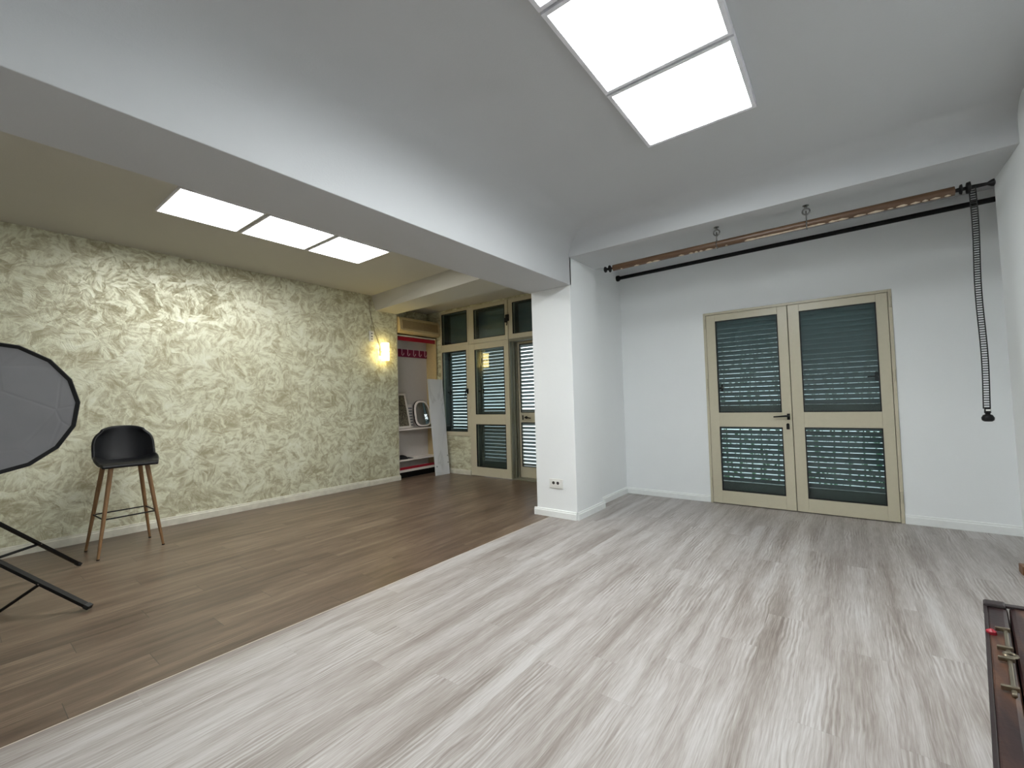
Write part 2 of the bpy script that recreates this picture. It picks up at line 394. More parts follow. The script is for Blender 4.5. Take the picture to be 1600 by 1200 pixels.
# walls
struct(MB().box(-6.25, XL, YB - .2, 4.50, 0, 3.0), 'wall_left', M['decor'], 'left wall in mottled cream and olive brushed decorative plaster', 'wall')
struct(MB().box(-6.35, -6.07, 4.45, 5.66, 0, 3.0), 'wall_recess', M['decor'], 'plastered back of the recess behind the shelf unit', 'wall')
struct(MB().box(-6.3, 1.4, YB - .2, YB, 0, 3.0), 'wall_back', M['white'], 'plain white wall behind the viewpoint', 'wall')
struct(MB().hexa([(0.912, YB, 0), (1.4, YB, 0), (1.4, YC1, 0), (0.912, YC1, 0)], [(0.888, YB, 3.0), (1.4, YB, 3.0), (1.4, YC1, 3.0), (0.888, YC1, 3.0)]), 'wall_right', M['white'], 'white wall along the right side', 'wall', 0.004)
struct(MB().box(1.10, 1.4, YC1, 5.66, 0, 3.0), 'wall_right', M['white'], 'white side wall of the door recess on the right', 'wall')
struct(MB().box(XC0, XC1, YC0, YC1, 0, 3.0), 'wall_column', M['white'], 'white square column between the two bays', 'column', 0.004)
struct(MB().box(XC0 + .02, -2.295, YC1 - .01, 5.66, 0, 3.0), 'wall_column', M['white'], 'white partition wall running back from the column', 'wall')
w = MB(); w.box(-2.4, -1.287, 5.385, 5.60, 0, 3.0); w.box(0.374, 1.2, 5.385, 5.60, 0, 3.0); w.box(-1.287, 0.374, 5.385, 5.60, 2.168, 3.0)
struct(w, 'wall_front', M['white'], 'white end wall around the cream double door', 'wall')
w = MB(); w.box(-6.1, -5.70, 5.42, 5.66, 0, 3.0); w.box(-5.70, -5.03, 5.42, 5.66, 0, 0.645); w.box(-5.70, -2.6, 5.42, 5.66, 2.825, 3.0); w.box(-3.30, -2.6, 5.42, 5.66, 0, 2.825)
struct(w, 'wall_front', M['decor'], 'mottled plaster wall around and below the shuttered windows', 'wall')
# beams
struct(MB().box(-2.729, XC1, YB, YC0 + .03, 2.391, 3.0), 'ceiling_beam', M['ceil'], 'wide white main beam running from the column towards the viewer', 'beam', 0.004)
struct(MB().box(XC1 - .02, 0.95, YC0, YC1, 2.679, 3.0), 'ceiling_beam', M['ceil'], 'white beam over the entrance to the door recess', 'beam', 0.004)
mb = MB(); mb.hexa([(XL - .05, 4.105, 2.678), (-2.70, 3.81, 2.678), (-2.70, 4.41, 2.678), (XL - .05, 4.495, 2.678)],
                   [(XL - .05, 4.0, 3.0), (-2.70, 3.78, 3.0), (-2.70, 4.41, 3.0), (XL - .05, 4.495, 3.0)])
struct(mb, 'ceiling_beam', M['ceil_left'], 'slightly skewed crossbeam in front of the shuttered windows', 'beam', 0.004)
# coves where the right-bay ceiling meets its beams
def cove(p, a, b, along, R=0.07, n=16):
    p, a, b = Vector(p), Vector(a), Vector(b); c = p + a * R + b * R; poly = [p]
    for i in range(n + 1):
        t = math.pi / 2 * i / n; poly.append(c - a * R * math.cos(t) - b * R * math.sin(t))
    return MB().extrude(poly, along)
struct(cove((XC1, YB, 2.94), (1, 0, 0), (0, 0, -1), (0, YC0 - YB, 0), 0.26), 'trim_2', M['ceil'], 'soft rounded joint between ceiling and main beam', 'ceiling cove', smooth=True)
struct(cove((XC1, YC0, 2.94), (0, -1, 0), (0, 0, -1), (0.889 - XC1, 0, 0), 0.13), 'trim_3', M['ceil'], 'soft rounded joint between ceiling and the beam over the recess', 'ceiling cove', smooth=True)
# baseboards: profile with a small stepped lip
def bb(p0, p1, nrm, name, mat, label, h=0.08, t=0.017):
    p0, p1, n = Vector(p0), Vector(p1), Vector(nrm)
    prof = [(0, 0), (t, 0), (t, h * 0.74), (t * 0.72, h * 0.80), (t * 0.66, h * 0.95), (t * 0.3, h), (0, h)]
    mb = MB().extrude([p0 + n * a + Vector((0, 0, z)) for a, z in prof], p1 - p0)
    return struct(mb, name, mat, label, 'baseboard', 0.0015)
bb((XL, YB, 0), (XL, 3.93, 0), (1, 0, 0), 'baseboard_left', M['trim_cream'], 'long cream baseboard along the brushed plaster wall', 0.09, 0.02)
bb((XL, 3.93, 0), (XL, 4.515, 0), (1, 0, 0), 'baseboard_left', M['trim_cream'], 'short lower baseboard piece beside the shelf unit', 0.078, 0.026)
bb((XC0 - .03, YC0, 0), (XC1 - .004, YC0, 0), (0, -1, 0), 'baseboard_column', M['trim'], 'white baseboard on the front of the column', t=0.018)
bb((XC1, YC0 - .002, 0), (XC1, YC1 + .03, 0), (1, 0, 0), 'baseboard_column', M['trim'], 'white baseboard on the right side of the column', t=0.018)
bb((-2.295, YC1 + .03, 0), (-2.295, 5.385, 0), (1, 0, 0), 'baseboard_recess', M['trim'], 'white baseboard on the left side of the door recess')
bb((-2.28, 5.385, 0), (-1.287, 5.385, 0), (0, -1, 0), 'baseboard_front', M['trim'], 'white baseboard left of the double door', 0.076)
bb((0.374, 5.385, 0), (1.10, 5.385, 0), (0, -1, 0), 'baseboard_front', M['trim'], 'white baseboard right of the double door', 0.085)
bb((-5.70, 5.42, 0), (-5.035, 5.42, 0), (0, -1, 0), 'baseboard_window', M['trim_cream'], 'cream baseboard under the narrow window')

# ================================================================== DOORS AND WINDOWS
def lever(parent, x, y, z, direction=-1, L=0.125):
    mb = MB(); mb.box(x - .014, x + .014, y - .014, y, z - .035, z + .035); mb.tube([(x, y, z), (x, y - .045, z)], 0.009)
    h = build(mb, 'door_handle', M['black'], parent, 0.003)
    mb = MB(); mb.tube([(x, y - .040, z), (x + direction * .02, y - .046, z), (x + direction * L * .6, y - .044, z - .003), (x + direction * L, y - .038, z - .005)], [0.010, .010, .009, .008]); 
    return h, mb
def leaf(parent, x0, x1, z0, z1, gx0, gx1, panes, y0, y1, hinge_x=None, name='door_leaf'):
    mb = MB(); mb.box(x0, gx0, y0, y1, z0, z1); mb.box(gx1, x1, y0, y1, z0, z1)
    zs = [z0] + [q for p in sorted(panes) for q in p] + [z1]
    for a, b in zip(zs[0::2], zs[1::2]): mb.box(gx0, gx1, y0, y1, a, b)
    lf = build(mb, name, M['cream'], parent, 0.003)
    for a, b in panes:
        g = MB().frame(gx0 - .001, gx1 + .001, a - .001, b + .001, y0 - .002, y0 + .02, 0.010)
        build(g, 'gasket', M['gasket'], lf)
        build(MB().box(gx0 + .008, gx1 - .008, y0 + .012, y0 + .016, a + .008, b - .008), 'glass_pane', M['glass'], lf)
    if hinge_x is not None:
        for hz in (0.24, 1.36, 2.045):
            if hz < z1: build(MB().tube([(hinge_x, y0 - .008, hz - .05), (hinge_x, y0 - .008, hz + .05)], 0.009, 10), 'hinge', M['cream'], lf)
    return lf
def shutter(parent, x0, x1, z0, z1, y, sections, th, w, pitch=0.053, stile=0.045, mat='slat', handle=None, xs=None):
    mb = MB(); mb.box(x0, x0 + stile, y - .02, y + .02, z0, z1); mb.box(x1 - stile, x1, y - .02, y + .02, z0, z1)
    zs = [z0] + [q for p in sorted(sections) for q in p] + [z1]
    for a, b in zip(zs[0::2], zs[1::2]): mb.box(x0 + stile, x1 - stile, y - .02, y + .02, a, b)
    sh = build(mb, 'shutter', M['shutter'], parent, 0.002)
    for i, (a, b) in enumerate(sections):
        t = th[i] if isinstance(th, (list, tuple)) else th
        build(MB().slats(x0 + stile - .004, x1 - stile + .004, y, a, b, pitch, w, t), 'shutter_slats', M[mat], sh)
    if handle: build(MB().box(handle[0] - .012, handle[0] + .012, y - .035, y - .02, handle[1] - .04, handle[1] + .04).tube([(handle[0], y - .03, handle[1]), (handle[0] - .0, y - .06, handle[1])], .008).box(handle[0] - .07, handle[0] + .008, y - .068, y - .054, handle[1] - .008, handle[1] + .008), 'shutter_latch', M['black'], sh)
    return sh

# door_1: cream double door of the right bay
d1 = thing('door_1', 'cream aluminium double glazed door with grey louvred shutters behind', 'door', (-0.455, 5.40, 0), kind='structure')
mb = MB(); mb.box(-1.285, -1.258, 5.368, 5.45, 0, 2.166); mb.box(0.345, 0.372, 5.368, 5.45, 0, 2.166); mb.box(-1.258, 0.345, 5.368, 5.45, 2.140, 2.166)
build(mb, 'door_frame', M['cream'], d1, 0.002)
L1 = leaf(d1, -1.254, -0.459, 0.008, 2.136, -1.157, -0.548, [(0.152, 0.864), (1.023, 2.060)], 5.362, 5.415, -1.268)
R1 = leaf(d1, -0.453, 0.341, 0.008, 2.136, -0.355, 0.255, [(0.148, 0.867), (1.025, 2.060)], 5.362, 5.415, 0.356)
mb = MB(); mb.box(-.503, -.477, 5.348, 5.362, .945, 1.008); mb.tube([(-.490, 5.35, .985), (-.490, 5.315, .985)], .009); mb.tube([(-.485, 5.318, .985), (-.51, 5.312, .985), (-.57, 5.312, .980), (-.622, 5.318, .976)], [.010, .010, .008, .007])
build(mb, 'door_handle', M['black'], L1, 0.002, True)
build(MB().lathe([(0, .014), (.010, .014), (.012, .011)], (-.499, 5.362, .895), (0, -1, 0), 16).box(-.513, -.485, 5.350, 5.362, .845, .895), 'lock_plate', M['black'], L1, 0.002)
shutter(d1, -1.215, -0.500, 0.03, 2.13, 5.50, [(0.235, 0.880), (1.098, 2.085)], [math.radians(57), math.radians(60)], 0.0545, handle=(-1.135, 1.30))
shutter(d1, -0.430, 0.300, 0.03, 2.13, 5.50, [(0.235, 0.880), (1.098, 2.085)], [math.radians(62), math.radians(62.5)], 0.0552, handle=(0.235, 1.36))
mb = MB(); mb.box(-1.285, -1.20, 5.48, 5.58, 0, 2.166); mb.box(0.29, 0.372, 5.48, 5.58, 0, 2.166); mb.box(-1.20, 0.29, 5.48, 5.58, 2.10, 2.166); mb.box(-1.20, 0.29, 5.44, 5.60, 0, 0.03); mb.box(-.505, -.425, 5.485, 5.52, .03, 2.1)
build(mb, 'shutter_frame', M['shutter'], d1)

# windows of the left bay: y 5.42
YS = 5.595
def transom(nm, x0, x1, gx0, gx1, z0=2.19, z1=2.822, gz=(2.262, 2.755), label=''):
    t = thing(nm, label, 'window', ((x0 + x1) / 2, 5.42, z0), kind='structure')
    mb = MB(); mb.box(x0, gx0, 5.405, 5.47, z0, z1); mb.box(gx1, x1, 5.405, 5.47, z0, z1); mb.box(gx0, gx1, 5.405, 5.47, z0, gz[0]); mb.box(gx0, gx1, 5.405, 5.47, gz[1], z1)
    f = build(mb, 'window_frame', M['cream'], t, 0.003)
    build(MB().frame(gx0 - .001, gx1 + .001, gz[0] - .001, gz[1] + .001, 5.403, 5.42, .009), 'gasket', M['gasket'], t)
    build(MB().box(gx0 + .006, gx1 - .006, 5.415, 5.419, gz[0] + .006, gz[1] - .006), 'glass_pane', M['glass'], t)
    build(MB().box(x0, x0 + .03, 5.47, 5.64, z0, z1).box(x1 - .03, x1 + .005, 5.47, 5.64, z0, z1).box(x0, x1, 5.47, 5.64, z1 - .03, z1 + .003).box(x0, x1, 5.47, 5.64, z0, z0 + .025), 'shutter_frame', M['shutter'], t)
    shutter(t, x0 + .02, x1 - .02, z0 + .02, z1 - .02, YS, [(z0 + .07, z1 - .06)], math.radians(80), 0.060, stile=.05)
    return t
transom('window_1', -5.70, -5.028, -5.665, -5.056, gz=(2.235, 2.780), label='dark transom window in the corner above the narrow window')
t2 = transom('window_2', -5.020, -4.180, -4.900, -4.240, label='dark transom window above the glazed door')
t3 = transom('window_3', -4.170, -3.30, -4.085, -3.39, label='dark transom window beside the column, above the shuttered door')
mb = MB(); mb.box(-4.205, -4.150, 5.375, 5.405, 2.475, 2.575); mb.box(-4.225, -4.200, 5.385, 5.402, 2.455, 2.53); mb.tube([(-4.175, 5.38, 2.47), (-4.175, 5.37, 2.40)], .008)
build(mb, 'latch', M['black'], t2, 0.003)
w4 = thing('window_4', 'narrow cream casement window with louvred shutter above the plaster panel', 'window', (-5.36, 5.42, .645), kind='structure')
mb = MB(); mb.box(-5.70, -5.665, 5.405, 5.47, .645, 2.19); mb.box(-5.088, -5.028, 5.405, 5.47, .645, 2.19); mb.box(-5.665, -5.088, 5.405, 5.47, .645, .72); mb.box(-5.665, -5.088, 5.405, 5.47, 2.105, 2.19)
build(mb, 'window_frame', M['cream'], w4, 0.003)
build(MB().frame(-5.666, -5.087, .719, 2.106, 5.403, 5.42, .009), 'gasket', M['gasket'], w4)
build(MB().box(-5.66, -5.094, 5.415, 5.419, .726, 2.10), 'glass_pane', M['glass'], w4)
mb = MB(); mb.box(-5.075, -5.050, 5.39, 5.405, 1.36, 1.45); mb.tube([(-5.062, 5.39, 1.42), (-5.062, 5.355, 1.42), (-5.066, 5.35, 1.39), (-5.085, 5.352, 1.30)], [.009, .009, .009, .007])
build(mb, 'window_handle', M['black'], w4, 0.002)
build(MB().box(-5.70, -5.67, 5.47, 5.64, .645, 2.19).box(-5.07, -5.03, 5.47, 5.64, .645, 2.19).box(-5.67, -5.07, 5.47, 5.64, .645, .67).box(-5.67, -5.07, 5.47, 5.64, 2.16, 2.19), 'shutter_frame', M['shutter'], w4)
shutter(w4, -5.675, -5.055, .66, 2.17, YS, [(.76, 2.10)], math.radians(56), 0.054, pitch=.056, stile=.045, handle=(-5.64, 1.40))
d2 = thing('door_2', 'cream glazed door with mid rail and closed shutter, between window and shuttered door', 'door', (-4.6, 5.42, 0), kind='structure')
L2 = leaf(d2, -5.022, -4.178, 0.006, 2.186, -4.890, -4.267, [(.153, .849), (1.012, 2.084)], 5.400, 5.46)
for hz in (0.25, 1.1, 1.95): build(MB().tube([(-5.022, 5.395, hz - .05), (-5.022, 5.395, hz + .05)], .009, 10), 'hinge', M['cream'], L2)
shutter(d2, -4.935, -4.215, .03, 2.17, YS, [(.235, .86), (1.06, 2.10)], [math.radians(80), math.radians(57)], 0.055, pitch=.055, handle=(-4.86, 1.40))
mb = MB(); mb.box(-5.03, -4.94, 5.50, 5.64, 0, 2.19); mb.box(-4.21, -4.172, 5.47, 5.64, 0, 2.19)
build(mb, 'shutter_frame', M['shutter'], d2)
d3 = thing('door_3', 'louvred grey shutter door with cream rail and black handle beside the column', 'door', (-3.75, 5.55, 0), kind='structure')
mb = MB(); mb.box(-4.170, -4.150, 5.405, 5.66, 0, 2.19); mb.box(-3.32, -3.30, 5.405, 5.66, 0, 2.19); mb.box(-4.15, -3.32, 5.405, 5.66, 2.15, 2.19); mb.box(-4.15, -3.32, 5.405, 5.66, 0, .018)
mb.box(-4.150, -4.135, 5.47, 5.50, .018, 2.15); mb.box(-4.150, -4.120, 5.53, 5.555, .018, 2.15)
build(mb, 'door_frame', M['jamb'], d3, 0.002)
mb = MB(); mb.box(-4.148, -4.085, 5.57, 5.615, .02, 2.148); mb.box(-3.38, -3.322, 5.57, 5.615, .02, 2.148)
for a, b in ((.02, .19), (.875, 1.035), (2.11, 2.148)): mb.box(-4.085, -3.38, 5.57, 5.615, a, b)
lf3 = build(mb, 'door_leaf', M['cream'], d3, 0.002)
build(MB().slats(-4.087, -3.378, 5.592, 1.035, 2.11, .056, .053, math.radians(46)), 'shutter_slats', M['slat'], lf3)
build(MB().slats(-4.087, -3.378, 5.592, .19, .875, .056, .053, math.radians(52)), 'shutter_slats', M['slat'], lf3)
mb = MB(); mb.frame(-4.088, -3.377, 1.032, 2.113, 5.565, 5.575, .012); mb.frame(-4.088, -3.377, .187, .878, 5.565, 5.575, .012)
build(mb, 'gasket', M['gasket'], lf3)
mb = MB(); mb.lathe([(0, .022), (.01, .022), (.012, .012), (.045, .011)], (-3.985, 5.57, .955), (0, -1, 0), 16); mb.tube([(-3.985, 5.530, .955), (-3.95, 5.525, .955), (-3.88, 5.528, .945)], [.011, .010, .008]); mb.box(-4.06, -4.045, 5.56, 5.57, .92, .99)
build(mb, 'door_handle', M['black'], lf3, 0.002, True)

# ================================================================== CEILING LIGHTS
def light_panel(x0, x1, y0, y1, zb, zt, label, group, mat, fw=0.022):
    t = thing('ceiling_light_panel', label, 'ceiling light', ((x0 + x1) / 2, (y0 + y1) / 2, zb), group)
    mb = MB(); mb.box(x0 - fw, x0, y0 - fw, y1 + fw, zb - .004, zt); mb.box(x1, x1 + fw, y0 - fw, y1 + fw, zb - .004, zt)
    mb.box(x0, x1, y0 - fw, y0, zb - .004, zt); mb.box(x0, x1, y1, y1 + fw, zb - .004, zt)
    build(mb, 'panel_frame', M['panel_frame'], t, 0.002)
    build(MB().box(x0, x1, y0, y1, zb, zb + .008), 'diffuser', mat, t)
    return t
g = 'square light panels on the right bay ceiling'
light_panel(-.965, -.365, 2.258, 2.858, 2.902, 2.94, 'square white light panel nearest the door recess in the right bay', g, M['panel_r'])
light_panel(-.965, -.365, 1.594, 2.200, 2.902, 2.94, 'large bright square panel in the middle of the right bay row', g, M['panel_r'])
light_panel(-.965, -.365, 0.936, 1.536, 2.902, 2.94, 'light panel of the right bay cut by the top edge of the view', g, M['panel_r'])
g = 'square light panels on the left bay ceiling'
light_panel(-4.50, -3.915, 1.082, 1.672, 2.888, 2.905, 'square light panel above the bar stool, nearest of the left row', g, M['panel_l'], .014)
light_panel(-4.50, -3.915, 1.728, 2.322, 2.888, 2.905, 'middle light panel of the row on the left bay ceiling', g, M['panel_l'], .014)
light_panel(-4.50, -3.915, 2.378, 2.968, 2.888, 2.905, 'light panel of the left row nearest the crossbeam', g, M['panel_l'], .014)

# ================================================================== BACKDROP ROLLER, ROD, EYE HOOKS
YR, ZR = 4.083, 2.522
t = thing('backdrop_roller', 'brown cardboard backdrop tube with torn paper hanging under the recess beam', 'backdrop roller', (-0.6, YR, ZR))
build(MB().tube([(-1.80, YR, ZR), (0.63, YR, ZR + .012)], 0.030, 24), 'tube', M['cardboard'], t, smooth=True)
rr = random.Random(3)
def patch(x, L, a0, a1, jag):
    mb = MB(); n = max(2, int(L / .02)); R = 0.0312; v = []
    for i in range(n + 1):
        xx = x + L * i / n; j = rr.uniform(0, jag)
        for k in range(5):
            a = a0 + j + (a1 - a0 - 2 * j) * k / 4 if i not in (0, n) else (a0 + a1) / 2 + (a1 - a0) * .2 * (k / 4 - .5)
            zc = ZR + .012 * (xx + 1.8) / 2.43
            for rad in (R,):
                v.append((xx, YR + math.sin(a) * rad * -1, zc - math.cos(a) * rad))
    f = [(i * 5 + k, i * 5 + k + 1, (i + 1) * 5 + k + 1, (i + 1) * 5 + k) for i in range(n) for k in range(4)]
    mb.add(v, f); return mb
def paper(m):
    pp = build(m, 'torn_paper', M['paper'], t); sm = pp.modifiers.new('solid', 'SOLIDIFY'); sm.thickness = 0.001; sm.offset = 1
for x, L in ((-1.72, .02), (-1.58, .05), (-1.46, .06), (-1.40, .07), (-1.16, .05), (-1.07, .04), (-1.02, .03), (-.98, .03), (-.93, .06), (-.85, .02), (-.77, .02)):
    paper(patch(x, L, -0.1, 0.75, 0.12))
for x, L in ((-.62, .55), (-.05, .12), (.10, .07), (.18, .09), (.29, .03), (.335, .06), (.41, .05), (.47, .03), (.51, .05), (.58, .03)):
    paper(patch(x, L, 0.15, 0.85, 0.18))
mb = MB(); mb.lathe([(0, .010), (.03, .010), (.032, .034), (.040, .036), (.044, .012), (.072, .012), (.076, .026), (.088, .030), (.096, .022)], (-1.80, YR, ZR), (-1, 0, 0), 16)
build(mb, 'end_fitting', M['black'], t, smooth=True)
mb = MB()
prof = [(0, .012), (.02, .014), (.024, .030), (.034, .034), (.038, .012), (.052, .012), (.056, .036), (.072, .040), (.078, .014), (.15, .010), (.17, .022), (.18, .024), (.186, .012)]
mb.lathe(prof, (0.63, YR, ZR + .012), (1, 0, 0), 14)
build(mb, 'end_fitting', M['black'], t, smooth=True)
ch = MB(); n = 92; z0, z1 = 2.53, 1.085
for sx in (-1, 1):
    pts = [(0.712 + sx * .0125 + .004 * math.sin(i * .11), YR - .036 * sx * 0.4, z0 - (z0 - z1) * i / n) for i in range(n + 1)]
    ch.tube(pts, .0032, 6)
for i in range(n):
    z = z0 - (z0 - z1) * (i + .5) / n; x = 0.712 + .004 * math.sin(i * .11)
    ch.box(x - .015, x + .015, YR - .003 - .012, YR + .003 - .008, z - .0028, z + .0028)
build(ch, 'pull_chain', M['black'], t)
mb = MB().lathe([(0, .014), (.03, .016), (.034, .012), (.04, .012), (.045, .022), (.062, .030), (.078, .028), (.086, .018)], (.712, YR, 1.09), (0, 0, -1), 18)
wgt = build(mb, 'chain_weight', M['black'], t, smooth=True)
build(MB().box(.702, .722, YR - .02, YR - .014, 1.072, 1.082), 'white_band', M['plastic'], wgt)
def eyehook(x, label):
    t = thing('ceiling_eye_hook', label, 'hook', (x, YR, 2.679), 'steel eye hooks under the recess beam')
    mb = MB().lathe([(0, .022), (.004, .022), (.006, .009), (.02, .009), (.024, .006)], (x, YR, 2.679), (0, 0, -1), 14)
    build(mb, 'anchor', M['steel'], t)
    build(MB().torus((x, YR, 2.679 - .048), .024, .0058, 'Y'), 'ring', M['steel'], t, smooth=True)
    mb = MB(); pts = []
    for i in range(9): a = math.pi * i / 8; pts.append((x, YR + .012 * math.cos(a), 2.622 + .012 * math.sin(a)))
    mb.tube(pts + [(x, YR - .012, 2.60), (x, YR - .004, 2.575), (x, YR, 2.553)], .0045, 8); mb.tube([(x, YR + .012, 2.622), (x, YR + .010, 2.600)], .0045, 8)
    mb.torus((x, YR, ZR + .006), .0345, .004, 'X')
    build(mb, 'hook', M['steel'], t, smooth=True)
eyehook(-.835, 'steel ring hook holding the tube, the one nearer the column')
eyehook(-.188, 'steel ring hook holding the tube, the one nearer the chain')
t = thing('tension_rod', 'thin black rod spanning the door recess below the tube', 'curtain rod', (-0.6, 5.3, 2.76))
build(MB().tube([(-2.27, 5.3, 2.760), (0.3, 5.3, 2.778), (1.08, 5.3, 2.784)], 0.0225, 18), 'rod', M['black'], t, smooth=True)
build(MB().lathe([(0, .036), (.02, .038), (.034, .034), (.045, .024)], (-2.295, 5.3, 2.760), (1, 0, 0), 18), 'end_cup', M['black'], t, smooth=True)
build(MB().lathe([(0, .036), (.02, .038), (.034, .034), (.045, .024)], (1.10, 5.3, 2.784), (-1, 0, 0), 18), 'end_cup', M['black'], t, smooth=True)

# ================================================================== OUTLET ON THE COLUMN
t = thing('wall_socket', 'white double wall socket low on the front of the column', 'socket', (-2.44, YC0, .35))
build(MB().box(-2.519, -2.360, YC0 - .012, YC0, .300, .397), 'cover_plate', M['plastic'], t, 0.004)
build(MB().box(-2.490, -2.389, YC0 - .016, YC0 - .010, .318, .380), 'socket_insert', M['plastic'], t, 0.003)
mb = MB()
for cx in (-2.466, -2.414):
    mb.lathe([(0, .016), (.002, .016)], (cx, YC0 - .0155, .356), (0, -1, 0), 16)
build(mb, 'socket_opening', M['dark_hole'], t)

# ================================================================== BAR STOOL
SX, SY = -5.18, 1.03
t = thing('bar_stool', 'black leather bar stool with low curved back and four wooden legs by the plaster wall', 'bar stool', (SX, SY, 0))
feet = {'nl': (-4.955, .809), 'nr': (-5.001, 1.254), 'fl': (-5.367, .797), 'fr': (-5.393, 1.248)}
tops = {'nl': (-5.055, .905), 'nr': (-5.07, 1.15), 'fl': (-5.30, .895), 'fr': (-5.31, 1.15)}
for k in feet:
    f, p = feet[k], tops[k]
    lg = build(MB().tube([(f[0], f[1], .006), (f[0] * .6 + p[0] * .4, f[1] * .6 + p[1] * .4, .30), (p[0], p[1], .752)], [.0095, .0145, .0185], 14), 'leg', M['oak'], t, smooth=True)
    build(MB().tube([(f[0], f[1], 0), (f[0], f[1], .009)], .0105, 12), 'foot_cap', M['black'], lg)
def at(k, z):
    f, p = feet[k], tops[k]; a = z / .752; return (f[0] + (p[0] - f[0]) * a, f[1] + (p[1] - f[1]) * a, z)
mb = MB(); zr = .315
for a, b in (('nl', 'nr'), ('nr', 'fr'), ('fr', 'fl'), ('fl', 'nl')): mb.tube([at(a, zr), at(b, zr)], .006, 8)
build(mb, 'footrest', M['black'], t, smooth=True)
mb = MB(); mb.box(-5.32, -5.04, .89, 1.165, .748, .758)
build(mb, 'seat_plate', M['black'], t)
# shell: a (across, along) grid wrapped up at the back
NU, NV = 26, 26
verts = []; faces = []
for j in range(NV + 1):
    v = j / NV                                  # 0 front lip .. 1 top of back
    for i in range(NU + 1):
        u = i / NU * 2 - 1
        if v < 0.5:                             # seat pan
            q = v / 0.5
            x = 0.215 - 0.37 * q; z = 0.775 - 0.012 * math.sin(math.pi * min(1, q * 1.1)) - (0.030 * max(0, 1 - q * 5) ** 2)
            hw = 0.175 + 0.045 * math.sin(math.pi * min(1, q + .12) * .62)
        else:                                   # back
            q = (v - 0.5) / 0.5
            ang = q * 1.35
            x = -0.155 - 0.085 * math.sin(min(ang, 1.3)); z = 0.772 + 0.09 * (1 - math.cos(min(ang, 1.4))) + 0.250 * q
            hw = 0.217 * (max(0.0, 1 - (max(0, q - .34) / .68) ** 3.4)) ** .42
            hw = max(hw, 0.150)
        side = abs(u)
        wrap = 0.10 * (side ** 2.4) * (0.18 + 0.82 * math.sin(math.pi * min(1, max(0, (v - .14) / .86)) * .78))
        zz = z + (0.052 * side ** 3 * max(0, math.sin(math.pi * min(1, max(0, v - .12) / .62)))) * (1 if v < .62 else .6)
        crown = (0.030 * side ** 3) * (1 if v > .8 else 0) * (v - .8) / .2
        verts.append(Vector((x + wrap, u * hw, zz - crown)))
for j in range(NV):
    for i in range(NU):
        a = j * (NU + 1) + i; faces.append((a, a + 1, a + NU + 2, a + NU + 1))
rz = math.radians(-3); cz, sz = math.cos(rz), math.sin(rz)
mb = MB(); mb.add([(SX + p.x * cz - p.y * sz, SY + p.x * sz + p.y * cz, p.z) for p in verts], faces)
seat = build(mb, 'seat', M['leather'], t, smooth=True)
m = seat.modifiers.new('solid', 'SOLIDIFY'); m.thickness = 0.028; m.offset = 0
m = seat.modifiers.new('sub', 'SUBSURF'); m.levels = 1; m.render_levels = 2

# ================================================================== SOFTBOX ON STAND
CT = Vector((-4.3, .177, 1.264)); Rb = 0.43
nrm = (Vector((0, 0, 1.22)) - CT); nrm = (nrm.normalized() + Vector((0.10, 0.10, 0.0))).normalized()
uu = nrm.cross(Vector((0, 0, 1))).normalized() * -1; vv = nrm.cross(uu).normalized()
if vv.z < 0: vv = -vv
t = thing('softbox', 'large round grey studio softbox with black rim on tripod stand, cut by left edge', 'softbox', (-4.45, .02, 0))
N = 16; a0 = math.radians(4)
def ringp(r, d, n=N, jit=0): return [CT + (uu * math.cos(a0 + 2 * math.pi * k / n) + vv * math.sin(a0 + 2 * math.pi * k / n)) * r + nrm * d for k in range(n)]
mb = MB(); rings = [(0.02, -.004), (.15, -.002), (.29, -.001), (Rb - .018, 0)]
v = [];
for r, d in rings: v += ringp(r, d)
f = [tuple(range(N))] + [(i * N + k, i * N + (k + 1) % N, (i + 1) * N + (k + 1) % N, (i + 1) * N + k) for i in range(3) for k in range(N)]
mb.add(v, f); df = build(mb, 'diffuser_cloth', M['diffuser_cloth'], t)
mm = df.modifiers.new('s', 'SOLIDIFY'); mm.thickness = .002
mb = MB(); rp = [(Rb - .024, .002), (Rb - .004, .006), (Rb + .002, 0), (Rb + .002, -.03), (Rb - .024, -.03)]; v = []
for r, d in rp: v += ringp(r, d)
f = [(i * N + k, i * N + (k + 1) % N, ((i + 1) % 5) * N + (k + 1) % N, ((i + 1) % 5) * N + k) for i in range(5) for k in range(N)]
mb.add(v, f); build(mb, 'rim', M['blackm'], t)
mb = MB(); v = []; sh = [(Rb, -.02), (Rb * .93, -.10), (Rb * .76, -.19), (Rb * .5, -.27), (.09, -.33)]
for r, d in sh: v += ringp(r, d)
f = [(i * N + k, i * N + (k + 1) % N, (i + 1) * N + (k + 1) % N, (i + 1) * N + k) for i in range(4) for k in range(N)] + [tuple(range(4 * N, 5 * N))]
mb.add(v, f); shl = build(mb, 'shell', M['blackm'], t)
mm = shl.modifiers.new('s', 'SOLIDIFY'); mm.thickness = .003
mb = MB().lathe([(-.33, .08), (-.36, .08), (-.37, .055), (-.52, .055), (-.54, .04)], CT, nrm, 20)
build(mb, 'lamp_head', M['black'], t, smooth=True)
hp = CT + nrm * -.45; px_, py_ = -4.45, .02
build(MB().tube([(px_, py_, .03), (px_, py_, .60)], .016, 14), 'pole', M['black'], t, smooth=True)
build(MB().tube([(px_, py_, .58), (px_, py_, .78)], .012, 14), 'pole', M['black'], t, smooth=True)
build(MB().lathe([(0, .024), (.05, .024)], (px_, py_, .715), (0, 0, 1), 16), 'collar', M['black'], t)
build(MB().lathe([(0, .024), (.04, .024)], (px_, py_, .475), (0, 0, 1), 16), 'collar', M['black'], t)
